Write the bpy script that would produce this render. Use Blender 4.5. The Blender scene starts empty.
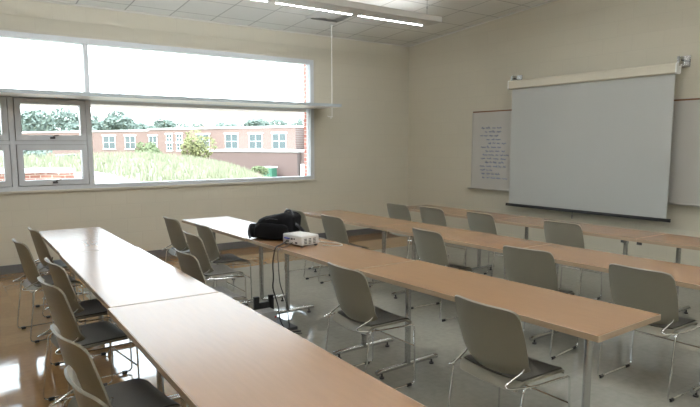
import bpy, bmesh, math, random
from mathutils import Vector, Matrix, noise
PI = math.pi
sc = bpy.context.scene
COL = sc.collection
random.seed(7)

# ------------------------------------------------------------------ materials
def mat(name, color, rough=0.5, metal=0.0, spec=0.5, var=0.0, vscale=8.0, bump=0.0, bscale=40.0, emit=None, estr=0.0, stretch=(1, 1, 1), coat=0.0):
    m = bpy.data.materials.new(name); m.use_nodes = True
    nt = m.node_tree; b = nt.nodes['Principled BSDF']
    b.inputs['Base Color'].default_value = (*color, 1)
    b.inputs['Roughness'].default_value = rough
    b.inputs['Metallic'].default_value = metal
    b.inputs['Specular IOR Level'].default_value = spec
    b.inputs['Coat Weight'].default_value = coat
    if emit:
        b.inputs['Emission Color'].default_value = (*emit, 1); b.inputs['Emission Strength'].default_value = estr
    tc = nt.nodes.new('ShaderNodeTexCoord'); mp = nt.nodes.new('ShaderNodeMapping')
    mp.inputs['Scale'].default_value = stretch
    nt.links.new(tc.outputs['Object'], mp.inputs['Vector'])
    if var:
        n = nt.nodes.new('ShaderNodeTexNoise'); n.inputs['Scale'].default_value = vscale; n.inputs['Detail'].default_value = 4
        r = nt.nodes.new('ShaderNodeMapRange'); r.inputs['To Min'].default_value = 1 - var; r.inputs['To Max'].default_value = 1 + var
        mx = nt.nodes.new('ShaderNodeMix'); mx.data_type = 'RGBA'; mx.blend_type = 'MULTIPLY'; mx.inputs[0].default_value = 1
        mx.inputs[6].default_value = (*color, 1)
        nt.links.new(mp.outputs[0], n.inputs['Vector']); nt.links.new(n.outputs['Fac'], r.inputs['Value'])
        nt.links.new(r.outputs[0], mx.inputs[7]); nt.links.new(mx.outputs[2], b.inputs['Base Color'])
    if bump:
        n2 = nt.nodes.new('ShaderNodeTexNoise'); n2.inputs['Scale'].default_value = bscale
        bp = nt.nodes.new('ShaderNodeBump'); bp.inputs['Strength'].default_value = bump; bp.inputs['Distance'].default_value = 0.01
        nt.links.new(mp.outputs[0], n2.inputs['Vector']); nt.links.new(n2.outputs['Fac'], bp.inputs['Height'])
        nt.links.new(bp.outputs[0], b.inputs['Normal'])
    return m

def brick_mat(name, c1, c2, mortar, bw, bh, ms, rough, horiz='x', bumps=0.3, var=0.0, boff=0.5):
    """block / brick pattern on a vertical wall; horiz axis 'x' or 'y' against z, or 'xy' for a floor"""
    m = bpy.data.materials.new(name); m.use_nodes = True
    nt = m.node_tree; b = nt.nodes['Principled BSDF']; b.inputs['Roughness'].default_value = rough
    tc = nt.nodes.new('ShaderNodeTexCoord'); sp = nt.nodes.new('ShaderNodeSeparateXYZ'); cb = nt.nodes.new('ShaderNodeCombineXYZ')
    nt.links.new(tc.outputs['Object'], sp.inputs[0])
    nt.links.new(sp.outputs['Y' if horiz == 'y' else 'X'], cb.inputs[0])
    nt.links.new(sp.outputs['Y' if horiz == 'xy' else 'Z'], cb.inputs[1])
    br = nt.nodes.new('ShaderNodeTexBrick'); br.offset = boff
    br.inputs['Color1'].default_value = (*c1, 1); br.inputs['Color2'].default_value = (*c2, 1); br.inputs['Mortar'].default_value = (*mortar, 1)
    br.inputs['Scale'].default_value = 1; br.inputs['Brick Width'].default_value = bw; br.inputs['Row Height'].default_value = bh
    br.inputs['Mortar Size'].default_value = ms; br.inputs['Mortar Smooth'].default_value = 0.4
    nt.links.new(cb.outputs[0], br.inputs['Vector']); nt.links.new(br.outputs['Color'], b.inputs['Base Color'])
    bp = nt.nodes.new('ShaderNodeBump'); bp.inputs['Strength'].default_value = bumps; bp.inputs['Distance'].default_value = 0.004; bp.invert = True
    nt.links.new(br.outputs['Fac'], bp.inputs['Height']); nt.links.new(bp.outputs[0], b.inputs['Normal'])
    return m

WALL = (0.585, 0.555, 0.46)
M = {}
M['wall_x'] = brick_mat('painted_block_wall_x', WALL, (0.575, 0.545, 0.45), (0.56, 0.53, 0.44), 0.406, 0.203, 0.006, 0.55, 'x', 0.25)
M['wall_y'] = brick_mat('painted_block_wall_y', WALL, (0.575, 0.545, 0.45), (0.56, 0.53, 0.44), 0.406, 0.203, 0.006, 0.55, 'y', 0.25)
M['brick'] = brick_mat('red_brick_x', (0.34, 0.15, 0.11), (0.28, 0.11, 0.08), (0.55, 0.48, 0.42), 0.2, 0.0677, 0.008, 0.85, 'x', 0.4)
M['brick_y'] = brick_mat('red_brick_y', (0.55, 0.20, 0.15), (0.40, 0.12, 0.09), (0.62, 0.56, 0.50), 0.2, 0.0677, 0.008, 0.85, 'y', 0.4)
M['annex_brick'] = brick_mat('annex_brick', (0.135, 0.085, 0.078), (0.12, 0.075, 0.068), (0.16, 0.13, 0.12), 0.3, 0.1, 0.01, 0.9, 'x', 0.2)
M['far_brick'] = brick_mat('far_brick', (0.19, 0.12, 0.10), (0.17, 0.105, 0.09), (0.24, 0.19, 0.17), 0.3, 0.1, 0.01, 0.9, 'x', 0.2)
M['baseboard'] = mat('dark_vinyl_base', (0.10, 0.10, 0.10), 0.35, var=.05)
M['alu'] = mat('painted_window_aluminium', (0.58, 0.61, 0.64), 0.35, var=.02)
M['sill'] = mat('sill_paint', (0.55, 0.52, 0.44), 0.5, var=.03)
M['shelf'] = mat('shelf_white', (0.92, 0.89, 0.83), 0.45, var=.02)
M['shelf_edge'] = mat('shelf_edge_grey', (0.44, 0.49, 0.52), 0.4, var=.02)
M['chrome'] = mat('chrome', (0.74, 0.75, 0.76), 0.12, 1.0, var=.02)
M['steel'] = mat('brushed_steel_leg', (0.55, 0.56, 0.56), 0.22, 1.0, var=.04)
M['black'] = mat('black_rubber', (0.015, 0.015, 0.016), 0.5, var=.1)
M['lam'] = mat('wood_laminate', (0.31, 0.177, 0.093), 0.24, spec=0.8, var=.07, vscale=9, stretch=(6, .6, 6), bump=.02, bscale=60)
M['band'] = mat('table_edge_band', (0.42, 0.32, 0.22), 0.45, var=.04, stretch=(4, .5, 4))
M['chair'] = mat('taupe_chair_plastic', (0.225, 0.21, 0.165), 0.42, var=.03, vscale=5, bump=.05, bscale=300)
M['pad'] = mat('dark_seat_fabric', (0.075, 0.070, 0.060), 0.6, var=.12, vscale=60, bump=.2, bscale=400)
M['bag'] = mat('black_nylon', (0.004, 0.004, 0.005), 0.7, spec=.15, var=.2, vscale=30, bump=.3, bscale=150)
M['bagtrim'] = mat('bag_webbing', (0.02, 0.022, 0.028), 0.4, var=.1)
M['white'] = mat('white_enamel', (0.82, 0.82, 0.80), 0.4, var=.02)
M['proj'] = mat('projector_plastic', (0.72, 0.71, 0.70), 0.3, var=.02)
M['dark'] = mat('dark_plastic', (0.04, 0.04, 0.045), 0.4, var=.05)
M['blue'] = mat('blue_plug', (0.03, 0.06, 0.45), 0.4, var=.05)
M['red'] = mat('red_button', (0.6, 0.02, 0.02), 0.4, var=.05)
M['grey'] = mat('grey_case', (0.52, 0.53, 0.54), 0.4, var=.03)
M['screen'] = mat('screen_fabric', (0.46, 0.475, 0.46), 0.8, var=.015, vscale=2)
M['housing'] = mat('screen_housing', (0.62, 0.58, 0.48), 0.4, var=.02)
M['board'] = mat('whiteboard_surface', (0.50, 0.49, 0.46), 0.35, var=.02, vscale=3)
M['tray'] = mat('anodised_tray', (0.50, 0.49, 0.46), 0.35, 0.4, var=.03)
M['cork'] = mat('brown_map_rail', (0.20, 0.10, 0.045), 0.7, var=.2)
M['ink'] = mat('blue_marker_ink', (0.06, 0.14, 0.34), 0.5, var=.1)
M['vent'] = mat('vent_metal', (0.62, 0.62, 0.60), 0.5, var=.03)
M['fixture'] = mat('fixture_paint', (0.62, 0.61, 0.57), 0.45, var=.02)
M['lamp'] = mat('lamp_lens', (0.9, 0.9, 0.9), 0.4, emit=(0.97, 0.98, 1.0), estr=30.0)
M['parapet'] = mat('white_coping', (0.80, 0.80, 0.78), 0.7, var=.03)
M['winframe'] = mat('far_window_frame', (0.75, 0.77, 0.75), 0.5, var=.02)
M['farglass'] = mat('far_window_glass', (0.05, 0.07, 0.072), 0.15, var=.2, vscale=.6)
M['panel'] = mat('pale_door_panel', (0.55, 0.60, 0.62), 0.5, var=.05)
M['green'] = mat('green_container', (0.04, 0.14, 0.09), 0.5, var=.05)
M['leaf'] = mat('leaf_green', (0.16, 0.20, 0.165), 0.7, var=.35, vscale=2.0)
M['leaf2'] = mat('leaf_yellow_green', (0.20, 0.20, 0.08), 0.7, var=.3, vscale=6)
M['leaf3'] = mat('bush_green', (0.14, 0.17, 0.075), 0.7, var=.3, vscale=6)
M['bark'] = mat('bark', (0.12, 0.08, 0.05), 0.9, var=.2)
M['grass'] = mat('meadow_grass', (0.235, 0.24, 0.16), 0.9, var=.35, vscale=1.5, bump=1.0, bscale=8)
M['blade'] = mat('tall_grass', (0.27, 0.275, 0.18), 0.85, var=.35, vscale=3)
M['concrete'] = mat('concrete', (0.62, 0.58, 0.53), 0.85, var=.08)
M['carpaint'] = mat('dark_car_paint', (0.03, 0.04, 0.07), 0.2, var=.05)
M['roofred'] = mat('red_roof', (0.45, 0.20, 0.14), 0.8, var=.1)

def glass_mat():
    m = bpy.data.materials.new('window_glass'); m.use_nodes = True
    nt = m.node_tree; nt.nodes.clear()
    o = nt.nodes.new('ShaderNodeOutputMaterial'); mx = nt.nodes.new('ShaderNodeMixShader'); fr = nt.nodes.new('ShaderNodeFresnel')
    fr.inputs['IOR'].default_value = 1.35
    t = nt.nodes.new('ShaderNodeBsdfTransparent'); t.inputs[0].default_value = (0.95, 0.97, 0.965, 1)
    g = nt.nodes.new('ShaderNodeBsdfGlossy'); g.inputs['Roughness'].default_value = 0.02
    nt.links.new(fr.outputs[0], mx.inputs[0]); nt.links.new(t.outputs[0], mx.inputs[1]); nt.links.new(g.outputs[0], mx.inputs[2])
    nt.links.new(mx.outputs[0], o.inputs[0])
    return m
M['glass'] = glass_mat()

def floor_mat():
    m = bpy.data.materials.new('vinyl_tile_floor'); m.use_nodes = True
    nt = m.node_tree; L = nt.links; b = nt.nodes['Principled BSDF']
    tc = nt.nodes.new('ShaderNodeTexCoord'); sp = nt.nodes.new('ShaderNodeSeparateXYZ'); L.new(tc.outputs['Object'], sp.inputs[0])
    def tiles(c1, c2):
        br = nt.nodes.new('ShaderNodeTexBrick'); br.offset = 0
        br.inputs['Color1'].default_value = (*c1, 1); br.inputs['Color2'].default_value = (*c2, 1)
        br.inputs['Mortar'].default_value = (c1[0] * .82, c1[1] * .82, c1[2] * .82, 1)
        for k, v in (('Scale', 1), ('Brick Width', .305), ('Row Height', .305), ('Mortar Size', .0015)): br.inputs[k].default_value = v
        L.new(tc.outputs['Object'], br.inputs['Vector']); return br
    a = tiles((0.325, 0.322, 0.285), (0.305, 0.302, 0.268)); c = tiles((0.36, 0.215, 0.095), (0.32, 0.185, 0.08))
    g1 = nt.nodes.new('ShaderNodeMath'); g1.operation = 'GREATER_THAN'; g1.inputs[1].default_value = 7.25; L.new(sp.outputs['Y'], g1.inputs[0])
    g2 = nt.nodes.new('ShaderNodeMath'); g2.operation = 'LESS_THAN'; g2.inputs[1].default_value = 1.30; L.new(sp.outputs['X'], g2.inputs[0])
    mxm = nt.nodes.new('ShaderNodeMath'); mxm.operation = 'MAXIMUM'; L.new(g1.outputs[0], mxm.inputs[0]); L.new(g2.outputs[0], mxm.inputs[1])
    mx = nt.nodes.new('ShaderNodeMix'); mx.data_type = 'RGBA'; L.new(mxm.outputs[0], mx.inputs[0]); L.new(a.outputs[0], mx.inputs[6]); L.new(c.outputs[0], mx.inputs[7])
    n = nt.nodes.new('ShaderNodeTexNoise'); n.inputs['Scale'].default_value = 22; n.inputs['Detail'].default_value = 6; L.new(tc.outputs['Object'], n.inputs['Vector'])
    r = nt.nodes.new('ShaderNodeMapRange'); r.inputs['To Min'].default_value = .84; r.inputs['To Max'].default_value = 1.16; L.new(n.outputs['Fac'], r.inputs['Value'])
    m2 = nt.nodes.new('ShaderNodeMix'); m2.data_type = 'RGBA'; m2.blend_type = 'MULTIPLY'; m2.inputs[0].default_value = 1
    L.new(mx.outputs[2], m2.inputs[6]); L.new(r.outputs[0], m2.inputs[7]); L.new(m2.outputs[2], b.inputs['Base Color'])
    b.inputs['Roughness'].default_value = 0.06; b.inputs['Specular IOR Level'].default_value = 1.0
    nb = nt.nodes.new('ShaderNodeTexNoise'); nb.inputs['Scale'].default_value = 2.2; nb.inputs['Detail'].default_value = 2; L.new(tc.outputs['Object'], nb.inputs['Vector'])
    bp = nt.nodes.new('ShaderNodeBump'); bp.inputs['Strength'].default_value = .12; bp.inputs['Distance'].default_value = .02
    L.new(nb.outputs['Fac'], bp.inputs['Height']); L.new(bp.outputs[0], b.inputs['Normal'])
    return m
M['floor'] = floor_mat()

def ceiling_mat():
    m = brick_mat('acoustic_ceiling_tile', (0.80, 0.80, 0.77), (0.77, 0.775, 0.745), (0.46, 0.46, 0.44), .617, .617, .010, 0.8, 'xy', 0.6, boff=0)
    nt = m.node_tree
    mp = nt.nodes.new('ShaderNodeMapping'); mp.inputs['Location'].default_value = (-1.71 + .617 * 8, -8.335 + .617 * 20, 0)
    for l in list(nt.links):
        if l.to_node.type == 'TEX_BRICK' and l.to_socket.name == 'Vector':
            src = l.from_socket; nt.links.remove(l); nt.links.new(src, mp.inputs[0]); nt.links.new(mp.outputs[0], [n for n in nt.nodes if n.type == 'TEX_BRICK'][0].inputs['Vector'])
    return m
M['ceil'] = ceiling_mat()

# ------------------------------------------------------------------ mesh helpers
class MB:
    def __init__(s): s.v = []; s.f = []
    def add(s, vs, fs):
        o = len(s.v); s.v += [tuple(v) for v in vs]; s.f += [tuple(i + o for i in f) for f in fs]; return s
    def box(s, x0, x1, y0, y1, z0, z1):
        return s.add([(x, y, z) for x in (x0, x1) for y in (y0, y1) for z in (z0, z1)],
                     [(0, 1, 3, 2), (4, 6, 7, 5), (0, 4, 5, 1), (2, 3, 7, 6), (0, 2, 6, 4), (1, 5, 7, 3)])
    def tube(s, pts, r, n=8, closed=False):
        pts = [Vector(p) for p in pts]; N = len(pts); rings = []
        prev = None
        for i, p in enumerate(pts):
            if closed: t = (pts[(i + 1) % N] - pts[i - 1]).normalized()
            else: t = (pts[min(i + 1, N - 1)] - pts[max(i - 1, 0)]).normalized()
            if prev is None:
                a = Vector((0, 0, 1)) if abs(t.z) < .9 else Vector((0, 1, 0))
                u = t.cross(a).normalized()
            else:
                u = (prev - t * prev.dot(t)).normalized()
            w = t.cross(u); prev = u
            rr = r[i] if isinstance(r, (list, tuple)) else r
            rings.append([p + (u * math.cos(2 * PI * k / n) + w * math.sin(2 * PI * k / n)) * rr for k in range(n)])
        vs = [v for q in rings for v in q]; fs = []
        for i in range(N if closed else N - 1):
            j = (i + 1) % N
            for k in range(n): fs.append((i * n + k, i * n + (k + 1) % n, j * n + (k + 1) % n, j * n + k))
        if not closed: fs += [tuple(range(n))[::-1], tuple((N - 1) * n + k for k in range(n))]
        return s.add(vs, fs)
    def grid(s, fn, nu, nv, th):
        """thickened surface fn(u,v)->(point, normal), u,v in 0..1"""
        top = []; bot = []
        for j in range(nv + 1):
            for i in range(nu + 1):
                p = Vector(fn(i / nu, j / nv)); e = 1e-3
                du = Vector(fn(min(1, i / nu + e), j / nv)) - Vector(fn(max(0, i / nu - e), j / nv))
                dv = Vector(fn(i / nu, min(1, j / nv + e))) - Vector(fn(i / nu, max(0, j / nv - e)))
                nn = du.cross(dv)
                nn = nn.normalized() if nn.length > 1e-12 else Vector((0, 0, 1))
                top.append(p + nn * th / 2); bot.append(p - nn * th / 2)
        W = nu + 1; n = len(top); fs = []
        for j in range(nv):
            for i in range(nu):
                a = j * W + i; fs.append((a, a + 1, a + W + 1, a + W)); fs.append((n + a, n + a + W, n + a + W + 1, n + a + 1))
        for i in range(nu):
            a = i; fs.append((a, n + a, n + a + 1, a + 1)); a = nv * W + i; fs.append((a, a + 1, n + a + 1, n + a))
        for j in range(nv):
            a = j * W; fs.append((a, a + W, n + a + W, n + a)); a = j * W + nu; fs.append((a, n + a, n + a + W, a + W))
        return s.add(top + bot, fs)
    def build(s, name, m, parent=None, smooth=False, bevel=0.0, bseg=2, loc=None):
        me = bpy.data.meshes.new(name); me.from_pydata(s.v, [], s.f)
        bm = bmesh.new(); bm.from_mesh(me)
        bmesh.ops.recalc_face_normals(bm, faces=bm.faces)
        if bevel:
            bmesh.ops.bevel(bm, geom=[e for e in bm.edges if len(e.link_faces) == 2 and e.calc_face_angle(0) > .5], offset=bevel, segments=bseg, profile=.6, affect='EDGES')
        bm.to_mesh(me); bm.free(); me.materials.append(m)
        o = bpy.data.objects.new(name, me); COL.objects.link(o)
        if parent: o.parent = parent
        if loc: o.location = loc
        if smooth:
            me.polygons.foreach_set('use_smooth', [True] * len(me.polygons))
            me.set_sharp_from_angle(angle=math.radians(40))
        return o
def fillet(pts, r, n=5):
    pts = [Vector(p) for p in pts]; out = [pts[0]]
    for i in range(1, len(pts) - 1):
        a, b, c = pts[i - 1], pts[i], pts[i + 1]
        ra = min(r, (a - b).length * .48, (c - b).length * .48)
        p = b + (a - b).normalized() * ra; q = b + (c - b).normalized() * ra
        for k in range(n + 1):
            t = k / n; out.append(p * (1 - t) ** 2 + b * 2 * t * (1 - t) + q * t * t)
    out.append(pts[-1]); return out
def fillet_closed(pts, r, n=5):
    P = [Vector(p) for p in pts]; out = []; N = len(P)
    for i in range(N):
        a, b, c = P[i - 1], P[i], P[(i + 1) % N]
        ra = min(r, (a - b).length * .48, (c - b).length * .48)
        p = b + (a - b).normalized() * ra; q = b + (c - b).normalized() * ra
        for k in range(n + 1):
            t = k / n; out.append(p * (1 - t) ** 2 + b * 2 * t * (1 - t) + q * t * t)
    return out
def tag(o, label=None, cat=None, group=None, kind=None):
    if label: o['label'] = label
    if cat: o['category'] = cat
    if group: o['group'] = group
    if kind: o['kind'] = kind
    return o
def empty(name, loc=(0, 0, 0), rz=0.0):
    o = bpy.data.objects.new(name, None); o.empty_display_size = .1; COL.objects.link(o)
    o.location = loc; o.rotation_euler = (0, 0, rz); return o
def struct(o): o['kind'] = 'structure'; return o
def copy_tree(o, parent=None):
    c = o.copy(); COL.objects.link(c)
    if parent: c.parent = parent
    for ch in list(KIDS.get(o.name, [])): copy_tree(ch, c)
    return c
KIDS = {}
def index_kids(o):
    KIDS[o.name] = [c for c in bpy.data.objects if c.parent == o]
    for c in KIDS[o.name]: index_kids(c)

# ------------------------------------------------------------------ room shell
WY, WX = 8.61, 7.478          # window wall, board wall
LX, NY = -2.6, -2.4           # the two walls behind the camera
def cz(y): return 3.475 + .075 * (WY - y)
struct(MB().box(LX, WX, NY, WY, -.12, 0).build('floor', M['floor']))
c = MB(); c.add([(LX, NY, cz(NY)), (WX, NY, cz(NY)), (WX, WY, cz(WY)), (LX, WY, cz(WY)),
                 (LX, NY, cz(NY) + .2), (WX, NY, cz(NY) + .2), (WX, WY, cz(WY) + .2), (LX, WY, cz(WY) + .2)],
                [(0, 1, 2, 3), (4, 5, 6, 7), (0, 1, 5, 4), (1, 2, 6, 5), (2, 3, 7, 6), (3, 0, 4, 7)])
struct(c.build('ceiling', M['ceil']))
OX0, OX1, OZ0, OZ1 = -1.92, 5.36, 1.06, 3.05      # window opening
w = MB().box(LX - .2, OX0, WY, WY + .2, -.1, 3.72).box(OX1, WX + .2, WY, WY + .2, -.1, 3.72)
w.box(OX0, OX1, WY, WY + .2, -.1, OZ0).box(OX0, OX1, WY, WY + .2, OZ1, 3.72)
struct(w.build('wall_left', M['wall_x']))
w = MB().box(LX - .2, OX0 + .02, WY + .2, WY + .42, -.6, 3.9).box(OX1 + .06, WX + 3, WY + .2, WY + .42, -.6, 3.9)
w.box(OX0 + .02, OX1 + .06, WY + .2, WY + .42, -.6, OZ0 - .02).box(OX0 + .02, OX1 + .06, WY + .2, WY + .42, OZ1 + .1, 3.9)
struct(w.build('wall_outside', M['brick_y']))
struct(MB().box(WX, WX + .2, NY - .2, WY, -.1, 4.6).build('wall_right', M['wall_y']))
struct(MB().box(LX - .2, LX, NY - .2, WY, -.1, 4.6).build('wall_back', M['wall_y']))
struct(MB().box(LX, WX, NY - .2, NY, -.1, 4.6).build('wall_near', M['wall_x']))
struct(MB().box(LX, WX - .012, WY - .012, WY, 0, .115).build('baseboard_left', M['baseboard'], bevel=.003))
struct(MB().box(WX - .012, WX, NY, WY, 0, .115).build('baseboard_right', M['baseboard'], bevel=.003))
t = MB(); t.box(LX, WX, WY - .022, WY, cz(WY) - .022, cz(WY) - .001)
struct(t.build('trim_1', M['fixture']))
t = MB()
t.add([(WX - x, y, cz(y) + z) for y in (NY, WY - .022) for x, z in ((0, -.022), (.022, -.022), (.022, -.001), (0, -.001))],
      [(0, 1, 2, 3), (4, 5, 6, 7), (0, 1, 5, 4), (1, 2, 6, 5), (2, 3, 7, 6), (3, 0, 4, 7)])
struct(t.build('trim_2', M['fixture']))

# ------------------------------------------------------------------ window
win = struct(empty('window_1', (0, WY, OZ0)))
def wpart(mb, name, m, parent=None, bevel=0.0):
    """world-coordinate mesh under the window Empty"""
    par = parent or win
    off = Vector((0, WY, OZ0))
    mb.v = [tuple(Vector(v) - off) for v in mb.v]
    return mb.build(name, m, par, bevel=bevel)
fy0, fy1 = WY - .015, WY + .12
f = MB()
f.box(OX0, OX1, fy0, fy1, OZ0, OZ0 + .055).box(OX0, OX1, fy0, fy1, OZ1 - .07, OZ1)
f.box(OX0, OX0 + .07, fy0, fy1, OZ0 + .055, OZ1 - .07).box(OX1 - .07, OX1, fy0, fy1, OZ0 + .055, OZ1 - .07)
wpart(f, 'window_frame', M['alu'])
TZ0, TZ1 = 2.246, 2.312
wpart(MB().box(OX0 + .07, OX1 - .07, fy0 + .01, fy1, TZ0, TZ1), 'transom', M['alu'])
for mx in (1.80, -.04):
    wpart(MB().box(mx - .03, mx + .03, fy0 + .005, fy1, TZ1, OZ1 - .07), 'mullion', M['alu'])
for mx in (1.795, .880, -.04, -.96):
    wpart(MB().box(mx - .032, mx + .032, fy0 + .005, fy1, OZ0 + .055, TZ0), 'mullion', M['alu'])
wpart(MB().box(-1.85, 1.763, fy0 + .009, fy1, 1.65, 1.70), 'rail', M['alu'])
# glass
gy = WY + .06
def pane(x0, x1, z0, z1, parent=None): return wpart(MB().box(x0, x1, gy, gy + .006, z0, z1), 'glass_pane', M['glass'], parent)
pane(1.83, OX1 - .07, TZ1, OZ1 - .07); pane(-.01, 1.77, TZ1, OZ1 - .07); pane(OX0 + .07, -.07, TZ1, OZ1 - .07)
pane(1.827, OX1 - .07, OZ0 + .055, TZ0)
for bx0, bx1 in ((.912, 1.763), (-.008, .848), (-.928, -.072), (-1.85, -.992)):
    for z0, z1 in ((1.115, 1.655), (1.695, 2.246)):
        s = MB(); a, b = .008, .078; y0, y1 = WY - .022, WY + .08
        s.box(bx0 + a, bx1 - a, y0, y1, z0 + a, z0 + b).box(bx0 + a, bx1 - a, y0, y1, z1 - b, z1 - a)
        s.box(bx0 + a, bx0 + b, y0, y1, z0 + b, z1 - b).box(bx1 - b, bx1 - a, y0, y1, z0 + b, z1 - b)
        so = wpart(s, 'sash', M['alu'])
        off = Vector((0, WY, OZ0))
        mb = MB(); q0, q1 = y1 - .02, y1 - .002
        mb.box(bx0, bx0 + .02, q0, q1, z0, z1).box(bx1 - .02, bx1, q0, q1, z0, z1).box(bx0 + .02, bx1 - .02, q0, q1, z0, z0 + .02).box(bx0 + .02, bx1 - .02, q0, q1, z1 - .02, z1)
        mb.v = [tuple(Vector(v) - off + Vector((0, .021, 0))) for v in mb.v]; mb.build('gasket', M['dark'], so)
        mb = MB().box(bx0 + b, bx1 - b, gy, gy + .006, z0 + b, z1 - b); mb.v = [tuple(Vector(v) - off) for v in mb.v]
        mb.build('glass_pane', M['glass'], so)
        xm = (bx0 + bx1) / 2; mb = MB()
        mb.box(xm - .03, xm + .03, y0 - .018, y0, z0 + .03, z0 + .055)
        mb.tube([(xm, y0 - .018, z0 + .045), (xm + .02, y0 - .035, z0 + .07), (xm + .07, y0 - .04, z0 + .078)], .007, 6)
        mb.v = [tuple(Vector(v) - off) for v in mb.v]
        mb.build('handle', M['dark'], so)
wpart(MB().box(OX0 - .03, OX1 + .03, WY - .035, WY - .001, OZ0 - .03, OZ0), 'window_sill', M['sill'], bevel=.004)
j = MB().box(OX1, OX1 + .035, WY - .018, WY - .001, OZ0 - .0, OZ1 + .03).box(OX0 - .035, OX0, WY - .018, WY - .001, OZ0, OZ1 + .03).box(OX0, OX1, WY - .018, WY - .001, OZ1, OZ1 + .03)
wpart(j, 'window_casing', M['sill'])

# light shelf inside, its hanging rod and its outside half
ls = tag(empty('light_shelf', (2, 8.2, 2.28)), 'long horizontal light shelf across the window, hung from a thin white rod', 'light shelf')
off = Vector((2, 8.2, 2.28))
def lpart(mb, name, m, bevel=0, smooth=False):
    mb.v = [tuple(Vector(v) - off) for v in mb.v]; return mb.build(name, m, ls, bevel=bevel, smooth=smooth)
lpart(MB().box(-2.0, 5.47, 7.97, WY - .024, 2.250, 2.286), 'shelf_panel', M['shelf'])
lpart(MB().box(-2.0, 5.48, 7.945, 7.97, 2.250, 2.294), 'edge_strip', M['shelf_edge'])
lpart(MB().box(5.47, 5.48, 7.97, WY - .024, 2.249, 2.294), 'end_cap', M['shelf_edge'])
lpart(MB().tube([(5.33, 8.0, 2.09), (5.33, 8.0, cz(8.0))], .007, 8), 'hanging_rod', M['white'], smooth=True)
lpart(MB().tube([(5.33, 8.0, cz(8.0) - .02), (5.33, 8.0, cz(8.0))], .03, 12), 'ceiling_rose', M['vent'], smooth=True)
lpart(MB().box(5.25, 5.34, 7.99, 8.01, 2.085, 2.097).tube([(5.25, 8, 2.091), (5.25, 8, 2.115)], .005, 6).tube([(5.31, 8, 2.08), (5.31, 8, 2.062)], .010, 6), 'rod_bracket', M['white'])
struct(MB().box(-2.0, 5.36, WY + .125, WY + .95, 2.20, 2.27).build('trim_3', M['concrete']))

# ------------------------------------------------------------------ ceiling things
def vent(x, y, label):
    z = cz(y); r = tag(empty('ceiling_vent', (x, y, z)), label, 'air vent')
    r.rotation_euler = (math.atan(-.075), 0, 0)
    s = .29; fr = MB()
    for k in range(4):
        o, i = s - k * .07, s - k * .07 - .052; z0, z1 = -.004 - k * .006, .012
        if i < .03: break
        vs = [(-o, -o, z0 - .002), (o, -o, z0 - .002), (o, o, z0 - .002), (-o, o, z0 - .002), (-i, -i, z0 - .030), (i, -i, z0 - .030), (i, i, z0 - .030), (-i, i, z0 - .030)]
        fr.add(vs, [(0, 1, 5, 4), (1, 2, 6, 5), (2, 3, 7, 6), (3, 0, 4, 7)])
    fr.box(-.08, .08, -.08, .08, -.05, -.045)
    fr.build('louvres', M['vent'], r)
    MB().box(-.298, .298, -.298, .298, -.006, -.001).build('backing_plate', M['vent'], r)
    return r
vent(5.01, 7.50, 'square louvred air vent in the ceiling behind the hanging lamp strip')

def pendant(y, x1, label, nseg, up=60):
    z = cz(y) - .33; L = 1.22 * nseg + .06
    r = tag(empty('pendant_light', (x1 - L / 2, y, z)), label, 'ceiling light', 'pendant lamp strips')
    h = L / 2
    hb = MB(); prof = [(-.18, .0), (.14, .0), (.150, .020), (.145, .075), (-.18, .075)]
    n = len(prof); vs = [(x, py, pz) for x in (-h, h) for py, pz in prof]
    hb.add(vs, [tuple(range(n)), tuple(range(n, 2 * n))] + [(k, (k + 1) % n, n + (k + 1) % n, n + k) for k in range(n)])
    hb.build('lamp_housing', M['fixture'], r)
    for k in range(nseg):
        a = -h + .03 + 1.22 * k + .06; b = a + 1.10
        MB().add([(x, py, pz) for x in (a, b) for py, pz in ((.130, -.004), (.153, -.004), (.157, .034), (.130, .004))],
                 [(0, 1, 2, 3), (4, 5, 6, 7), (0, 1, 5, 4), (1, 2, 6, 5), (2, 3, 7, 6), (3, 0, 4, 7)]).build('lamp_lens', M['lamp'], r)
    for sx in ([h - .12] + [h - .12 - 2.44 * k for k in range(1, 1 + (nseg // 2))]):
        if sx < -h: continue
        zz = cz(y) - z
        MB().tube([(sx, 0, .075), (sx, 0, zz)], .004, 6).tube([(sx, 0, .20), (sx, 0, .225)], .012, 8).tube([(sx, 0, zz - .012), (sx, 0, zz)], .035, 12).build('suspension_cable', M['steel'], r, smooth=True)
    ld = bpy.data.lights.new('added_uplight', 'AREA'); ld.shape = 'RECTANGLE'; ld.size = L - .1; ld.size_y = .2; ld.energy = up; ld.color = (.97, .985, 1)  # hidden area light added to brighten the room by way of the ceiling
    lo = bpy.data.objects.new('added_uplight', ld); COL.objects.link(lo); lo.parent = r; lo.location = (0, 0, .08); lo.rotation_euler = (PI, 0, 0)
    return r
pendant(6.29, 5.90, 'long grey suspended lamp strip with glowing white edge under the ceiling by the window', 5, 6)
pendant(3.1, 5.97, 'unseen grey lamp strip added to light the middle of the room', 5, 225)  # invented fixture out of view, added for more room light
pendant(-.1, 5.97, 'unseen grey lamp strip added to light the near end of the room', 5, 225)  # also invented and unseen, lights the room from the near end

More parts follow.
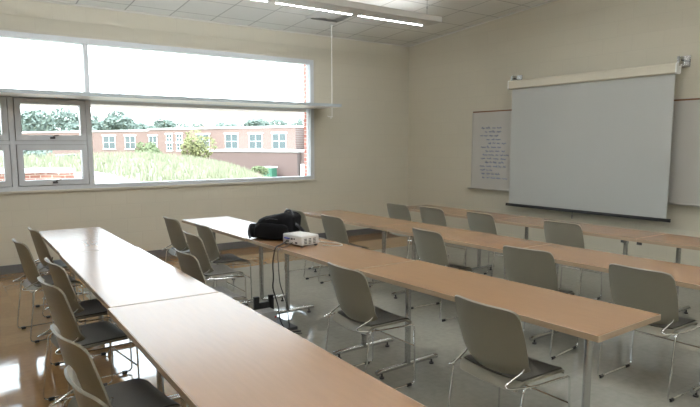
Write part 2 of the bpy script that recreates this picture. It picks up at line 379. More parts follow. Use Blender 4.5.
# ------------------------------------------------------------------ board wall
wb = tag(empty('whiteboard', (WX, 4.6, 1.54)), 'wide wall-mounted whiteboard with faint blue handwriting at its left, partly behind the screen', 'whiteboard')
def bpart(mb, name, m, bevel=0, smooth=False, parent=None):
    mb.v = [tuple(Vector(v) - Vector((WX, 4.6, 1.54))) for v in mb.v]; return mb.build(name, m, parent or wb, bevel=bevel, smooth=smooth)
by0, by1, bz0, bz1 = 2.30, 6.95, .935, 2.17
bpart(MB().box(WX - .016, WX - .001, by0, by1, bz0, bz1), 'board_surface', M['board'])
fr = MB().box(WX - .022, WX - .001, by1, by1 + .015, bz0, bz1).box(WX - .022, WX - .001, by0 - .015, by0, bz0, bz1).box(WX - .022, WX - .001, by0 - .015, by1 + .015, bz1 + .02, bz1 + .028)
bpart(fr, 'board_frame', M['tray'])
bpart(MB().box(WX - .024, WX - .001, by0, by1, bz1, bz1 + .02), 'map_rail', M['cork'])
tr = MB(); prof = [(0, .0), (-.075, .0), (-.085, .018), (-.078, .018), (-.07, .008), (-.02, .010), (-.016, .03), (0, .03)]
n = len(prof); vs = [(WX - .001 + px, y, bz0 - .025 + pz) for y in (by0 - .02, by1 + .03) for px, pz in prof]
tr.add(vs, [tuple(range(n)), tuple(range(n, 2 * n))] + [(k, (k + 1) % n, n + (k + 1) % n, n + k) for k in range(n)])
bpart(tr, 'marker_tray', M['tray'])
rng = random.Random(3)
ink = MB(); zz = 1.91
lines = [(.20, .60), (.28, .66), (.18, .56), (.32, .58), (.36, .70), (.20, .62), (.30, .74), (.24, .72), (.20, .74), (.30, .70), (.18, .74), (.20, .50), (.22, .62), (.24, .78)]
for a, b in lines:
    y = by1 - a * .95; yend = by1 - b * .95; wv = 0
    while y > yend:
        wl = rng.uniform(.05, .12); pts = []; k = 0
        while k < wl / .006:
            h = .011 * math.sin(k * 1.9 + wv) + (.014 if rng.random() < .10 else 0) + .004 * math.sin(k * .7)
            pts.append((WX - .0175, y - k * .006 - .003 * math.sin(k * 1.9), zz + h)); k += 1
        if len(pts) > 2: ink.tube(pts, .0028, 4)
        y -= wl + rng.uniform(.015, .04); wv += 1.3
    zz -= .062
bpart(ink, 'handwriting', M['ink'])

ps = tag(empty('projection_screen', (7.3, 4.8, 2.5)), 'large pull-down projection screen on wall brackets in front of the whiteboard', 'projection screen')
def spart(mb, name, m, bevel=0, smooth=False, parent=None):
    mb.v = [tuple(Vector(v) - Vector((7.3, 4.8, 2.5))) for v in mb.v]; return mb.build(name, m, parent or ps, bevel=bevel, smooth=smooth)
hz0, hz1 = 2.480, 2.605; hb = MB()
prof = [(7.255, hz0 + .012), (7.27, hz0), (7.335, hz0), (7.352, hz0 + .015), (7.352, hz1 - .015), (7.335, hz1), (7.27, hz1), (7.255, hz1 - .02)]
n = len(prof); vs = [(px, y, pz) for y in (3.585, 6.055) for px, pz in prof]
hb.add(vs, [tuple(range(n)), tuple(range(n, 2 * n))] + [(k, (k + 1) % n, n + (k + 1) % n, n + k) for k in range(n)])
spart(hb, 'screen_housing', M['housing'])
for y in (3.567, 6.055):
    e = MB(); vs = [(7.30 + (px - 7.30) * 1.06, yy, 2.535 + (pz - 2.535) * 1.06) for yy in (y, y + .018) for px, pz in prof]
    e.add(vs, [tuple(range(n)), tuple(range(n, 2 * n))] + [(k, (k + 1) % n, n + (k + 1) % n, n + k) for k in range(n)]); spart(e, 'end_cap', M['white'])
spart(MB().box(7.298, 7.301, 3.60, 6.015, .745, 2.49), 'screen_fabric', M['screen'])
spart(MB().box(7.286, 7.312, 3.55, 6.07, .703, .745), 'bottom_bar', M['black'], bevel=.004)
spart(MB().tube([(7.30, 4.90, .703), (7.30, 4.90, .665)], .0035, 6).tube([(7.30, 4.90, .67), (7.30, 4.90, .615)], .008, 8), 'pull_cord', M['dark'])
for y in (3.56, 6.02):
    b = MB().box(7.31, WX - .001, y, y + .02, 2.63, 2.645).box(WX - .008, WX - .001, y - .04, y + .06, 2.56, 2.70)
    b.box(7.295, 7.312, y - .005, y + .03, 2.57, 2.68).box(7.295, 7.40, y, y + .004, 2.59, 2.68)
    bo = spart(b, 'wall_bracket', M['steel'])
for y in (4.16, 3.96):
    o = tag(empty('wall_outlet', (WX, y + .05, .38)), 'dark outlet plate low on the board wall, %s of the two' % ('left' if y > 4 else 'right'), 'wall outlet', 'outlet plates below the board')
    MB().box(-.010, -.001, -.055 if y > 4 else -.035, .055 if y > 4 else .035, -.035, .035).build('face_plate', M['dark'], o, bevel=.003)
    MB().box(-.012, -.009, -.025, -.008, -.012, .012).box(-.012, -.009, .008, .025, -.012, .012).build('socket', M['black'], o)

# ------------------------------------------------------------------ tables
TH = .757
def table(name, x0, x1, y0, y1, label, group, rot=0.0, inset=.29):
    rot = math.radians(rot)
    cx, cy = (x0 + x1) / 2, (y0 + y1) / 2; W = (x1 - x0) / 2; Ln = (y1 - y0) / 2 - .0015
    r = tag(empty('seminar_table', (cx, cy, 0), rot), label, 'table', group)
    tt = MB().box(-W + .003, W - .003, -Ln + .003, Ln - .003, TH - .032, TH).build('tabletop', M['lam'], r, bevel=.0015, bseg=1)
    e = MB(); zt, zb = TH - .0015, TH - .032
    e.box(-W, -W + .003, -Ln, Ln, zb, zt).box(W - .003, W, -Ln, Ln, zb, zt).box(-W + .003, W - .003, -Ln, -Ln + .003, zb, zt).box(-W + .003, W - .003, Ln - .003, Ln, zb, zt)
    e.build('edge_band', M['band'], tt)
    MB().box(-.03, .03, -Ln + inset, Ln - inset, TH - .062, TH - .033).build('under_rail', M['steel'], r)
    for sy in (-1, 1):
        y = sy * (Ln - inset + .03)
        lg = MB().tube([(0, y, .055), (0, y, TH - .038)], .0215, 16).box(-.17, .17, y - .035, y + .035, TH - .040, TH - .032)
        lo = lg.build('leg', M['steel'], r, smooth=True)
        fh = W - .005
        ft = MB().tube(fillet([(-fh, y, .048), (-fh + .03, y, .055), (fh - .03, y, .055), (fh, y, .048)], .02), [.0185] * 14, 10)
        ft.build('foot_bar', M['steel'], lo, smooth=True)
        for sx in (-1, 1):
            MB().tube([(sx * (fh - .05), y, .0005), (sx * (fh - .05), y, .012), (sx * (fh - .05), y, .013), (sx * (fh - .05), y, .045)], [.018, .018, .007, .007], 10).build('foot_glide', M['black'], lo)
    return r
G1, G2, G3, G4 = 'tables of the left row', 'tables of the row with the backpack', 'tables of the third row', 'tables of the row along the board wall'
table('seminar_table', 1.150 - .303, 1.150 + .303, 5.285, 6.83, 'white-glaring table at the far end of the left row, nearest the window', G1, -1.3, .12)
table('seminar_table', .790, 1.418, 3.345, 5.283, 'middle table of the left row, between its two seams', G1, -1.8, .25)
table('seminar_table', .708, 1.366, 1.38, 3.343, 'brown table filling the bottom of the photo, nearest of the left row', G1, -2.0)
table('seminar_table', 2.42, 3.01, 5.14, 6.90, 'bright table at the window end of the backpack row', G2)
table('seminar_table', 2.43, 3.02, 3.385, 5.14, 'table carrying the projector and the backpack', G2)
table('seminar_table', 2.475, 3.075, 1.515, 3.38, 'brown table with a free corner at the near end of the backpack row', G2, 1.6, .255)
table('seminar_table', 3.95, 4.56, 5.05, 6.68, 'table at the window end of the third row, behind the black backpack', G3)
table('seminar_table', 3.95, 4.56, 3.25, 5.05, 'middle table of the third row', G3)
table('seminar_table', 3.95, 4.56, 1.45, 3.25, 'table of the third row at the right edge of the photo', G3)
table('seminar_table', 5.44, 6.01, 4.70, 6.48, 'table along the board wall nearest the room corner', G4, 0, .5)
table('seminar_table', 5.44, 6.01, 2.95, 4.70, 'table along the board wall under the projection screen', G4)
table('seminar_table', 5.44, 6.01, 1.20, 2.95, 'table along the board wall at the right edge of the photo', G4)

# ------------------------------------------------------------------ chairs (face +X)
def make_chair():
    r = empty('stacking_chair')
    def seat_fn(u, v):
        x = -.160 + .395 * u; s = v * 2 - 1
        hw = .222 - .03 * max(0, (u - .8) / .2) ** 2 - .028 * max(0, (.15 - u) / .15) ** 2
        z = .452 - .012 * math.exp(-((u - .35) / .3) ** 2) * (1 - s * s) + .010 * s * s
        if u > .82: z -= .035 * ((u - .82) / .18) ** 2
        if u < .12: z -= .045 * ((.12 - u) / .12) ** 1.5
        return (x, s * hw, z)
    st = MB().grid(seat_fn, 20, 14, .012).build('seat', M['chair'], r, smooth=True)
    def pad_fn(u, v):
        p = seat_fn(.10 + u * .87, .04 + .92 * v); return (p[0], p[1], p[2] + .010)
    MB().grid(pad_fn, 16, 12, .010).build('seat_pad', M['pad'], st, smooth=True)
    def back_fn(u, v):
        s = u * 2 - 1
        hw = .218 + .010 * math.sin(v * PI)
        tz = 1 - .035 * abs(s) ** 8
        bz = .030 * (s * s) - .012 + .018 * abs(s) ** 8
        z = .480 + bz * (1 - v) + (.364 * v) * (tz if v > .5 else 1 - (1 - tz) * (v / .5) ** 3)
        if v > .86: hw -= .012 * ((v - .86) / .14) ** 2.2
        if v < .15: hw -= .008 * ((.15 - v) / .15) ** 2
        x = -.142 - .084 * v + .052 * abs(s) ** 2.4 * (1 - .25 * v)
        if v < .15: x += .02 * ((.15 - v) / .15) ** 2
        if v > .9: x -= .012 * ((v - .9) / .1) ** 1.5
        return (x, s * hw, z)
    MB().grid(back_fn, 20, 18, .011).build('backrest', M['chair'], r, smooth=True)
    R = .0058
    for s in (-1, 1):
        loop = [(-.215, s * .245, .014), (-.155, s * .243, .440), (-.165, s * .222, .443), (.215, s * .222, .430), (.222, s * .240, .425), (.222, s * .245, .014)]
        loop = [(-.215, s * .245, .014), (-.158, s * .242, .452), (-.05, s * .236, .436), (.222, s * .234, .430), (.225, s * .245, .014)]
        MB().tube(fillet_closed(loop, .035), R, 8, closed=True).build('sled_leg', M['chrome'], r, smooth=True)
        br = fillet([(-.150, s * .240, .449), (-.235, s * .205, .452), (-.225, s * .182, .462), (-.105, s * .196, .512), (-.085, s * .196, .58)], .03)
        MB().tube(br, R, 8).build('back_bracket', M['chrome'], r, smooth=True)
        for x in (-.165, .172):
            MB().tube([(x - .016, s * .245, .0125), (x + .016, s * .245, .0125)], .0118, 10).build('glide', M['black'], r, smooth=True)
    MB().tube([(.223, -.241, .275), (.223, .241, .275)], .005, 8).build('crossbar', M['chrome'], r, smooth=True)
    MB().tube(fillet([(-.10, -.236, .437), (-.10, -.20, .425), (-.10, .20, .425), (-.10, .236, .437)], .02), .0055, 8).build('under_seat_bar', M['chrome'], r, smooth=True)
    return r
proto = make_chair(); index_kids(proto)
C1, C2, C3, C4 = 'chairs of the left row', 'chairs of the backpack row', 'chairs of the third row', 'chairs of the row by the board'
chairs = [
 (.98, 6.41, 3, 'taupe chair at the window end of the left table row, nearest the window wall', C1),
 (.775, 5.68, 5, 'taupe chair pulled out from the left row, standing free beside the photo\'s left edge', C1),
 (.86, 4.53, 4, 'taupe chair at the middle table of the left row, farther of its two', C1),
 (.73, 3.88, 6, 'taupe chair at the middle table of the left row, nearer of its two', C1),
 (.63, 2.75, 6, 'taupe chair with light rim at the nearest left table, farther of its two', C1),
 (.58, 2.14, 4, 'taupe chair in the bottom left corner of the photo, cut off by the frame', C1),
 (2.34, 6.48, 2, 'taupe chair at the window end of the backpack row', C2),
 (2.42, 5.73, -2, 'taupe chair tucked in left of the backpack, half hidden by the one in front', C2),
 (2.12, 5.22, -2, 'taupe chair left of the backpack with a bright seat, overlapping the one behind', C2),
 (1.74, 4.36, 0, 'taupe chair mostly hidden behind the left table row, in the aisle', C2),
 (2.41, 3.18, -1, 'taupe chair pushed in at the middle of the backpack row, right of the projector', C2),
 (2.48, 2.02, -1, 'large taupe chair at the near end of the backpack row, lowest in the photo', C2),
 (3.86, 6.36, 0, 'taupe chair directly behind the black backpack', C3),
 (3.89, 5.58, 0, 'taupe chair seen just above the projector', C3),
 (4.01, 4.11, -4, 'taupe chair of the third row in the middle of the photo', C3),
 (3.96, 2.94, 7, 'taupe chair of the third row, second from the right edge', C3),
 (3.96, 2.01, 0, 'large taupe chair at the right edge of the photo behind the free table corner', C3),
 (5.34, 6.15, 0, 'small taupe chair nearest the room corner in the row by the board', C4),
 (5.46, 5.61, 0, 'small taupe chair second from the room corner in the row by the board', C4),
 (5.50, 4.80, -4, 'taupe chair under the whiteboard writing, third from the room corner', C4),
 (5.56, 3.73, 2, 'taupe chair under the projection screen, rightmost in the row by the board', C4)]
for i, (x, y, a, lab, g) in enumerate(chairs):
    o = proto if i == 0 else copy_tree(proto)
    o.location = (x, y, 0); o.rotation_euler = (0, 0, math.radians(a)); tag(o, lab, 'chair', g)

# ------------------------------------------------------------------ backpack
bp = tag(empty('backpack', (2.68, 4.97, TH), math.radians(-50)), 'black nylon backpack lying on the table beside the white projector', 'backpack')
def blob(sx, sy, sz, e=3.0, n=24, m=14, flat=0.0, top=None, seed=0, amp=.012):
    mb = MB(); vs = []; fs = []
    def sp(c, k): return math.copysign(abs(c) ** (2 / k), c)
    for j in range(m + 1):
        ph = -PI / 2 + PI * j / m
        for i in range(n):
            th = 2 * PI * i / n
            x = sx * sp(math.cos(ph), e) * sp(math.cos(th), e); y = sy * sp(math.cos(ph), e) * sp(math.sin(th), e); z = sz * sp(math.sin(ph), e)
            if top: x, y, z = top(x, y, z)
            d = noise.noise(Vector((x * 11 + seed, y * 11, z * 11))) * amp
            vs.append((x * (1 + d * 4), y * (1 + d * 4), z + (d if z > -sz * .8 else 0)))
    for j in range(m):
        for i in range(n): fs.append((j * n + i, j * n + (i + 1) % n, (j + 1) * n + (i + 1) % n, (j + 1) * n + i))
    mb.add(vs, fs); return mb
def lift(mb, dx, dy, dz): mb.v = [(x + dx, y + dy, z + dz) for x, y, z in mb.v]; return mb
def slope(x, y, z):      # higher toward +x (right in the photo)
    t = (x + .24) / .48; t = max(0, min(1, t))
    return (x, y, (z + .125) * (.62 + .40 * math.sin(t * PI * .52)) - .125)
lift(blob(.20, .15, .125, 5, 40, 20, top=slope, amp=.02), .0, 0, .128).build('main_compartment', M['bag'], bp, smooth=True)
lift(blob(.17, .045, .075, 4.5, 28, 14, seed=3, amp=.02), -.01, -.135, .088).build('front_pocket', M['bag'], bp, smooth=True)
lift(blob(.055, .12, .065, 4, 24, 12, seed=5, amp=.02), -.205, 0, .072).build('side_pocket', M['bag'], bp, smooth=True)
MB().tube(fillet([(.06, .02, .235), (.09, .02, .275), (.14, 0, .270), (.17, -.02, .215)], .03), .011, 8).build('grab_handle', M['bagtrim'], bp, smooth=True)
MB().tube(fillet([(.18, -.05, .16), (.24, -.04, .12), (.27, .02, .05), (.26, .07, .014), (.18, .10, .02)], .05), .015, 8).build('shoulder_strap', M['bagtrim'], bp, smooth=True)
MB().tube(fillet([(-.24, .02, .12), (-.27, -.03, .13), (-.26, -.10, .06), (-.23, -.13, .014)], .04), .012, 8).build('shoulder_strap', M['bagtrim'], bp, smooth=True)
zp = [(-.15 + .30 * k / 12, -.115 - .035 * math.sin(PI * k / 12), .16 + .045 * math.sin(PI * k / 12)) for k in range(13)]
MB().tube(zp, .004, 6).build('zip', M['bagtrim'], bp)

# ------------------------------------------------------------------ projector
pj = tag(empty('projector', (2.672, 4.525, TH), math.radians(8)), 'small white data projector standing on the table right of the backpack', 'projector')
body = MB().box(-.10, .10, -.135, .135, .014, .100).build('case', M['proj'], pj, bevel=.014, bseg=3)
lid = MB().tube([(0, 0, .0995), (0, 0, .1035)], [.085, .08], 28); lid.v = [(x * 1.05, y * 1.2, z) for x, y, z in lid.v]; lid.build('lid', M['white'], pj, smooth=True)
MB().tube([(.099, -.05, .058), (.118, -.05, .058)], [.036, .033], 20).build('lens', M['dark'], pj, smooth=True)
v = MB()
for k in range(3):
    for q in range(4): v.box(-.070 + k * .05, -.042 + k * .05, -.1375, -.1345, .028 + q * .013, .034 + q * .013)
v.build('side_vent', M['dark'], pj)
p = MB().box(-.1025, -.0995, .045, .085, .03, .045).box(-.1025, -.0995, -.01, .015, .055, .07).box(-.1025, -.0995, -.075, -.045, .026, .04).box(-.1025, -.0995, -.04, -.025, .058, .072)
p.build('port', M['dark'], pj)
MB().box(-.115, -.0995, .03, .10, .058, .070).build('blue_plug', M['blue'], pj, bevel=.003)
for x, y in ((-.075, -.115), (.075, -.115), (-.075, .115), (.075, .115)):
    MB().tube([(x, y, .0005), (x, y, .016)], .014, 12).build('foot', M['dark'], pj, smooth=True)
cb = MB().tube(fillet([(2.556, 4.56, .80), (2.48, 4.54, .775), (2.425, 4.52, .768), (2.395, 4.50, .745), (2.385, 4.53, .62), (2.37, 4.48, .50), (2.385, 4.54, .40), (2.41, 4.48, .25), (2.40, 4.44, .12), (2.46, 4.41, .012), (2.58, 4.39, .008)], .07), .0065, 6)
tag(cb.build('power_cord', M['black'], smooth=True), 'black power cord hanging from the projector over the table edge to the floor', 'cord')
cb = MB().tube(fillet([(2.566, 4.49, .79), (2.49, 4.47, .765), (2.402, 4.45, .764), (2.39, 4.44, .70), (2.40, 4.43, .45), (2.43, 4.37, .30), (2.46, 4.36, .012), (2.56, 4.33, .008)], .06), .0035, 6)
tag(cb.build('signal_cable', M['dark'], smooth=True), 'thin dark cable hanging beside the black power cord under the projector', 'cord')
cb = MB().tube(fillet([(2.80, 4.50, .785), (2.90, 4.46, .764), (2.98, 4.36, .763), (2.94, 4.24, .763), (2.86, 4.26, .763), (2.80, 4.36, .763)], .05), .003, 6)
tag(cb.build('video_cable', M['vent'], smooth=True), 'grey cable looped on the table top in front of the projector lens', 'cord')

# ------------------------------------------------------------------ open carrying case under the projector
cs = tag(empty('carrying_case', (2.44, 4.665, 0), math.radians(0)), 'open black carrying case with a pale grey box on the floor under the projector table', 'case')
MB().box(-.24, .155, -.20, .175, .001, .03).build('case_base', M['black'], cs, bevel=.006)
MB().box(-.10, -.05, .14, .17, .03, .26).box(.05, .10, .14, .17, .03, .26).box(-.05, .05, .14, .17, .09, .20).build('upright_frame', M['black'], cs, bevel=.004)
gb = MB().box(-.13, .045, -.02, .12, .031, .15).build('grey_box', M['grey'], cs, bevel=.006); gb['label'] = 'pale grey box'
MB().box(.02, .034, -.026, -.019, .09, .104).build('red_button', M['red'], gb)

# ------------------------------------------------------------------ outside
def hgt(x, y):
    a = x / max(y, 1)
    ks = [(-1, 1.15), (.30, 1.15), (.37, .98), (.425, .74), (.473, .39), (.52, -.02), (.60, -.9), (.75, -1.3), (9, -1.3)]
    for (a0, h0), (a1, h1) in zip(ks, ks[1:]):
        if a <= a1: top = h0 + (h1 - h0) * (a - a0) / (a1 - a0); break
    base = .35
    if y < 25:
        t = max(0, min(1, (y - 10) / 15)); t = t * t * (3 - 2 * t); z = base * (1 - t) + top * t
        if top < base: z = top + (base - top) * (1 - t) ** 2
    else:
        t = max(0, min(1, (y - 27) / 9)); t = t * t * (3 - 2 * t); z = top * (1 - t) - 1.35 * t
    return z + .05 * noise.noise(Vector((x * .5, y * .5, 0)))
g = MB(); nx, ny = 90, 70; X0, X1, Y0, Y1 = -14, 46, 9.05, 60
vs = [(X0 + (X1 - X0) * i / nx, Y0 + (Y1 - Y0) * (j / ny) ** 1.5, 0) for j in range(ny + 1) for i in range(nx + 1)]
vs = [(x, y, hgt(x, y)) for x, y, _ in vs]
fs = [(j * (nx + 1) + i, j * (nx + 1) + i + 1, (j + 1) * (nx + 1) + i + 1, (j + 1) * (nx + 1) + i) for j in range(ny) for i in range(nx)]
g.add(vs, fs)
struct(g.build('ground', M['grass'], smooth=True))
struct(MB().add([(-300, 60, -1.35), (400, 60, -1.35), (400, 400, -1.35), (-300, 400, -1.35)], [(0, 1, 2, 3)]).build('ground_far', M['grass']))
bl = MB(); rb = random.Random(11)
for k in range(16000):
    y = 11 + 17 * rb.random() ** .8; x = y * rb.uniform(-.05, .56)
    if y < 17.3 and x < 4.4: continue
    if math.hypot(x - 13.6, y - 27) < 1.2 or (abs(x - 3.3) < 1.9 and abs(y - 27) < 1.9): continue
    z = hgt(x, y) - .02; h = rb.uniform(.10, .30) * (1 if x / y < .5 else .7); a = rb.uniform(0, PI); wd = rb.uniform(.012, .03)
    dx, dy = math.cos(a) * wd, math.sin(a) * wd; lx, ly = rb.uniform(-.08, .08), rb.uniform(-.08, .08)
    bl.add([(x - dx, y - dy, z), (x + dx, y + dy, z), (x + lx, y + ly, z + h)], [(0, 1, 2)])
tag(bl.build('tall_grass', M['blade']), 'tall yellow-green grass on the mound outside the window', 'grass', kind='stuff')

def crown(rx, ry, rz, cz_, n, leafsize, seed, lumps=9):
    q = random.Random(seed); mb = MB(); cs_ = []
    for k in range(lumps):
        a = q.uniform(0, 2 * PI); e = q.uniform(-.5, 1); rr = q.uniform(.25, .65)
        cs_.append((Vector((math.cos(a) * rr * rx, math.sin(a) * rr * ry, e * .5 * rz)), q.uniform(.35, .55)))
    for k in range(n):
        c0, r0 = cs_[k % lumps]
        d = Vector((q.gauss(0, 1), q.gauss(0, 1), q.gauss(0, 1))).normalized() * q.uniform(.75, 1.0)
        p = Vector((c0.x + d.x * r0 * rx, c0.y + d.y * r0 * ry, c0.z + d.z * r0 * rz + cz_))
        u = Vector((q.gauss(0, 1), q.gauss(0, 1), q.gauss(0, 1))).normalized(); w_ = u.orthogonal().normalized(); L = leafsize * q.uniform(.6, 1.3)
        mb.add([p - u * L, p + w_ * L * .6, p + u * L, p - w_ * L * .6], [(0, 1, 2, 3)])
    return mb
def tree(name, x, y, z0, h, rx, mk, label, cat, group, n, leaf, seed, trunk=True):
    r = tag(empty(name, (x, y, z0)), label, cat, group)
    ch = h * (.62 if trunk else .9)
    crown(rx, rx, ch * .62, h - ch * .55, n, leaf, seed).build('foliage', M[mk], r)
    MB().tube([(0, 0, -.2), (0, 0, h * .45), (.1, 0, h * .75)], [h * .035, h * .025, h * .01], 8).build('trunk', M['bark'], r)
    return r
TG = 'trees on the horizon behind the school building'
def at(x0, y0, k): return (x0 * k, y0 * k)
# left group, nearer (seen through the upper operable sash) and the horizon trees
spots = [(9.5, 78, 6.7, 3.2), (12.0, 84, 5.9, 2.6), (15.2, 82, 6.9, 3.4), (7.0, 90, 6.6, 3.5), (17.6, 88, 5.2, 2.6), (4.2, 86, 6.4, 3.4), (0.8, 80, 6.6, 3.2),
         (20.5, 92, 6.2, 3.0), (24.3, 94, 7.3, 3.6), (29.0, 97, 5.9, 3.0), (33.5, 100, 6.6, 3.4), (38.0, 100, 5.9, 3.2), (43.0, 98, 6.2, 3.2), (48.0, 96, 7.0, 3.8), (53.0, 95, 7.4, 4.0), (58.0, 94, 7.0, 3.8), (63.0, 95, 7.0, 4.0)]
desc = ['first at the left edge of the upper sash', 'low one in the middle of the upper sash', 'broad one at the right side of the upper sash', 'hidden partly by the first sash bar', 'low one cut by the mullion',
        'outside the left sash', 'at the far left of the window', 'first right of the mullion above the brick building', 'rounded tall one above the second school window', 'low gap filler above the roof step', 'pale one above the small paned windows',
        'small one left of the red roof', 'right of the red roof', 'broad one above the right half of the roof', 'tallest one right of centre above the roof', 'at the right end above the roof', 'last one beside the right window jamb']
for i, (x, y, h, rx) in enumerate(spots):
    h += (.7 if i >= 9 else .5)
    k = (1.45, 1.7, 1.95, 2.2)[i % 4]
    h = 1.65 + (h - 1.35 - 1.65) * k + 1.35; x *= k; y *= k; rx *= k * .85
    tree('broadleaf_tree', x, y, -1.35, h, rx, 'leaf', 'pale green tree on the horizon, ' + desc[i], 'tree', TG, 2200, .5, 20 + i)
tree('flowering_shrub', 11.6, 30.0, hgt(11.6, 30) - .1, 2.1, 1.0, 'leaf2', 'yellow-green shrub with reddish tips in front of the brick building', 'shrub', None, 1400, .085, 61, trunk=False)
tree('bush', 8.95, 30.0, hgt(8.95, 30) - .1, 1.4, .75, 'leaf3', 'light green bush between the second and third school windows', 'shrub', None, 1200, .08, 62, trunk=False)
tree('bush', 13.6, 27.0, hgt(13.6, 27) - .1, .55, .5, 'leaf3', 'low bush on the mound left of the green container', 'shrub', None, 700, .06, 63, trunk=False)
tree('bush', 3.3, 27.0, hgt(3.3, 27) - .1, .42, .9, 'leaf', 'dark low bush behind the grass in the lower sash', 'shrub', None, 900, .07, 64, trunk=False)

# school building, face along local x (0..28.8), front toward -y local
bd = tag(empty('school_building', (13.833, 70.935, 0), math.atan2(44.963 - 70.935, 26.291 - 13.833)), 'low red brick school building with white coping beyond the grass mound', 'building')
# local x runs along the face; the camera side is local -y
MB().box(-12, 10.9, 0, 14, -1.6, 3.02).box(10.9, 28.8, -.25, 14, -1.6, 3.12).build('wall', M['far_brick'], bd)
MB().box(28.8, 40, 1.2, 14, -1.6, 3.12).build('wall', M['far_brick'], bd)
MB().box(-12.1, 10.85, -.1, 14, 3.02, 3.17).box(10.85, 28.9, -.35, 14, 3.12, 3.28).box(28.8, 40, 1.1, 14, 3.12, 3.28).build('coping', M['parapet'], bd)
MB().box(21.2, 31.5, -4, -.25, -1.6, 1.05).build('annex_wall', M['annex_brick'], bd)
MB().box(21.1, 31.6, -4.1, -.25, 1.05, 1.22).build('annex_coping', M['parapet'], bd)
MB().box(31.5, 40, -3.6, -.25, -1.6, 1.05).build('annex_wall', M['annex_brick'], bd)
def fwin(x0, x1, z0, z1, nx_, nz_, yf):
    f = MB(); t = .038
    f.box(x0 - .12, x1 + .12, yf - .10, yf + .02, z1, z1 + .12).box(x0 - .05, x1 + .05, yf - .08, yf + .02, z0 - .08, z0)
    f.box(x0, x0 + t, yf - .06, yf + .02, z0, z1).box(x1 - t, x1, yf - .06, yf + .02, z0, z1).box(x0 + t, x1 - t, yf - .06, yf + .02, z0, z0 + t).box(x0 + t, x1 - t, yf - .06, yf + .02, z1 - t, z1)
    for k in range(1, nx_): xm = x0 + (x1 - x0) * k / nx_; f.box(xm - t / 2, xm + t / 2, yf - .06, yf + .02, z0 + t, z1 - t)
    for k in range(1, nz_): zm = z0 + (z1 - z0) * k / nz_; f.box(x0 + t, x1 - t, yf - .055, yf + .02, zm - t / 2, zm + t / 2)
    fo = f.build('window', M['winframe'], bd)
    MB().box(x0 + .02, x1 - .02, yf - .02, yf - .01, z0 + .02, z1 - .02).build('pane', M['farglass'], fo)
fwin(-3.4, -1.8, 1.2, 2.57, 2, 2, 0); fwin(.2, 1.9, 1.2, 2.57, 2, 2, 0); fwin(3.75, 5.65, 1.2, 2.57, 2, 2, 0); fwin(7.15, 8.7, 1.2, 2.55, 2, 2, 0)
fwin(10.95, 12.1, 1.2, 2.52, 2, 2, -.25)
for x in (13.4, 14.75):
    for z in (1.08, 1.95): fwin(x, x + .78, z, z + .70, 2, 2, -.25)
fwin(17.4, 19.0, 1.25, 2.6, 2, 2, -.25)
for x in (20.95, 23.75, 26.35): fwin(x, x + 1.5, 1.27, 2.61, 2, 2, -.25)
fwin(29.8, 31.2, 1.27, 2.45, 2, 2, 1.2)
pn = MB()
for k in range(4): pn.box(31.6 + k * .62, 32.1 + k * .62, -3.72, -3.60, -1.5, .1)
pn.build('door', M['panel'], bd)
# green waste container in front of the annex
import mathutils
Mb = Matrix.Translation(bd.location) @ Matrix.Rotation(bd.rotation_euler.z, 4, 'Z')
gp = Mb @ Vector((29.4, -4.9, -1.35))
gc = tag(empty('waste_container', tuple(gp), bd.rotation_euler.z), 'green container with a pale lid standing against the low brick annex', 'container')
MB().box(-.5, .5, -.35, .35, 0, 1.15).build('bin', M['green'], gc, bevel=.03)
MB().box(-.55, .55, -.4, .4, 1.15, 1.26).build('lid', M['parapet'], gc, bevel=.02)
rr = Mb @ Vector((-2, 40, 0))
rf = tag(empty('distant_house', (43.5, 104, -1.35)), 'far house of which only the reddish roof shows above the building', 'building')
MB().box(-4, 4, -3, 3, 0, 4.4).build('wall', M['far_brick'], rf)
MB().add([(-4.6, -3.5, 4.4), (4.6, -3.5, 4.4), (4.6, 3.5, 4.4), (-4.6, 3.5, 4.4), (-3, 0, 6.2), (3, 0, 6.2)], [(0, 1, 5, 4), (2, 3, 4, 5), (1, 2, 5), (3, 0, 4), (0, 1, 2, 3)]).build('roof', M['roofred'], rf)

# curved low brick wall outside the lower sash
def arc_wall(mb, z0, z1, t0, t1):
    pts = [(-3.5 + 5.3 * k / 10, 14.3 - .02 * k) for k in range(11)] + [(1.8 + .55 * math.sin(a), 13.55 + .55 * math.cos(a)) for a in [k * PI / 2 / 8 for k in range(1, 9)]]
    P = [Vector((x, y, 0)) for x, y in pts]; vs = []
    for i, p_ in enumerate(P):
        t = (P[min(i + 1, len(P) - 1)] - P[max(i - 1, 0)]).normalized(); n_ = Vector((-t.y, t.x, 0))
        for o_, zz_ in ((t0, z0), (t1, z0), (t1, z1), (t0, z1)): vs.append(p_ + n_ * o_ + Vector((0, 0, zz_)))
    fs_ = [(i * 4 + k, i * 4 + (k + 1) % 4, (i + 1) * 4 + (k + 1) % 4, (i + 1) * 4 + k) for i in range(len(P) - 1) for k in range(4)] + [(0, 1, 2, 3), tuple(len(vs) - 4 + k for k in range(4))]
    mb.add(vs, fs_); return mb
rw = tag(empty('garden_wall', (0, 0, 0)), 'low curved red brick wall with a white cap outside the left sashes', 'wall')
arc_wall(MB(), .1, 1.06, -.13, .13).build('brickwork', M['brick'], rw)
arc_wall(MB(), 1.06, 1.15, -.17, .17).build('cap', M['parapet'], rw)
tag(MB().box(-4, 3.6, 14.6, 16.6, .2, .94).build('paved_path', M['concrete'], bevel=.02), 'pale concrete path behind the low brick wall outside', 'path')
struct(MB().box(-14, 14, 9.04, 12.2, .1, .42).build('path', M['concrete']))  # unseen apron, added to bounce daylight onto the ceiling and shelf underside
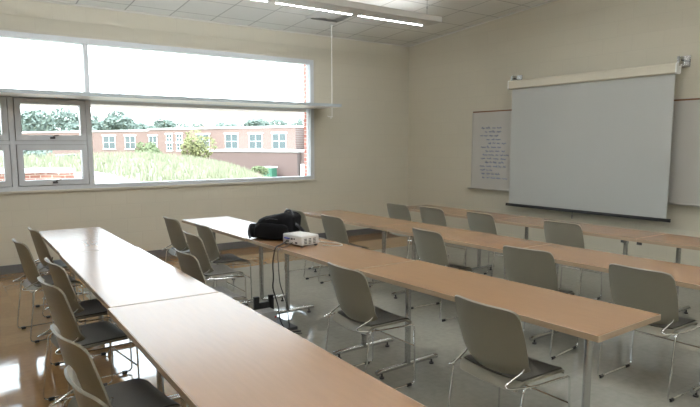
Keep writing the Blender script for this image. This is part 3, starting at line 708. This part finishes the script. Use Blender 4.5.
def car(x, y, z, rz, label):
    r = tag(empty('car', (x, y, z), rz), label, 'car', 'cars parked beyond the grass')
    prof = [(-2.1, .35), (-2.1, .80), (-1.5, .92), (-1.0, 1.38), (.5, 1.40), (1.1, .95), (2.0, .82), (2.15, .4)]
    n = len(prof); vs = [(px, y_, pz) for y_ in (-.85, .85) for px, pz in prof]
    MB().add(vs, [tuple(range(n)), tuple(range(n, 2 * n))] + [(k, (k + 1) % n, n + (k + 1) % n, n + k) for k in range(n)]).build('body', M['carpaint'], r, bevel=.06)
    for sx in (-1.3, 1.35):
        for sy in (-.8, .8): MB().tube([(sx, sy - .1, .33), (sx, sy + .1, .33)], .33, 16).build('wheel', M['black'], r, smooth=True)
car(6.6, 57, -.4, .5, 'dark car beyond the mound seen at the left of the lower sash')
car(9.5, 52, -.5, .3, 'dark car beyond the mound seen at the middle of the lower sash')

# ------------------------------------------------------------------ light
W = bpy.data.worlds.new('World'); sc.world = W; W.use_nodes = True
nt = W.node_tree; bg = nt.nodes['Background']
tc = nt.nodes.new('ShaderNodeTexCoord'); sp = nt.nodes.new('ShaderNodeSeparateXYZ'); cr = nt.nodes.new('ShaderNodeValToRGB')
nt.links.new(tc.outputs['Generated'], sp.inputs[0]); nt.links.new(sp.outputs['Z'], cr.inputs[0])
cr.color_ramp.elements[0].position = 0; cr.color_ramp.elements[0].color = (.93, .97, 1, 1)
cr.color_ramp.elements[1].position = .55; cr.color_ramp.elements[1].color = (.72, .86, 1, 1)
nt.links.new(cr.outputs[0], bg.inputs[0]); bg.inputs[1].default_value = 6.0
sd = bpy.data.lights.new('sun', 'SUN'); sd.energy = 4.8; sd.angle = math.radians(.6); sd.color = (1, .96, .88)
so = bpy.data.objects.new('sun', sd); COL.objects.link(so)
so.rotation_euler = Vector((-.80, -.22, 1.0)).to_track_quat('Z', 'Y').to_euler()   # from behind the room, high
so.location = (0, -10, 20)
pd = bpy.data.lights.new('window_portal', 'AREA'); pd.shape = 'RECTANGLE'; pd.size = OX1 - OX0; pd.size_y = OZ1 - OZ0
pd.cycles.is_portal = True
po = bpy.data.objects.new('window_portal', pd); COL.objects.link(po); po.location = ((OX0 + OX1) / 2, WY + .18, (OZ0 + OZ1) / 2); po.rotation_euler = (-PI / 2, 0, 0)

# ------------------------------------------------------------------ camera
cam = bpy.data.cameras.new('camera'); co = bpy.data.objects.new('camera', cam); COL.objects.link(co); sc.camera = co
yaw, pitch, roll = .61753, .12112, -.000826
sy_, cy_ = math.sin(yaw), math.cos(yaw); sp_, cp_ = math.sin(pitch), math.cos(pitch)
fwd0 = Vector((sy_, cy_, 0)); right = Vector((cy_, -sy_, 0)); up = Vector((0, 0, 1))
fwd = fwd0 * cp_ - up * sp_; u = up * cp_ + fwd0 * sp_
r2 = right * math.cos(roll) + u * math.sin(roll); u2 = -right * math.sin(roll) + u * math.cos(roll)
mw = Matrix((r2, u2, -fwd)).transposed().to_4x4(); mw.translation = (0, 0, 1.65)
co.matrix_world = mw
cam.sensor_width = 36; cam.sensor_fit = 'HORIZONTAL'; cam.lens = 590.45 / 700 * 36; cam.shift_y = 12.79 / 700; cam.clip_start = .05; cam.clip_end = 1000
vs_ = sc.view_settings; vs_.view_transform = 'Standard'; vs_.look = 'None'; vs_.exposure = 0.30; vs_.gamma = 1; vs_.use_curve_mapping = False
sc.cycles.max_bounces = 10; sc.cycles.diffuse_bounces = 6; sc.cycles.glossy_bounces = 5; sc.cycles.transparent_max_bounces = 12
sc.cycles.use_denoising = True; sc.cycles.sample_clamp_indirect = 6
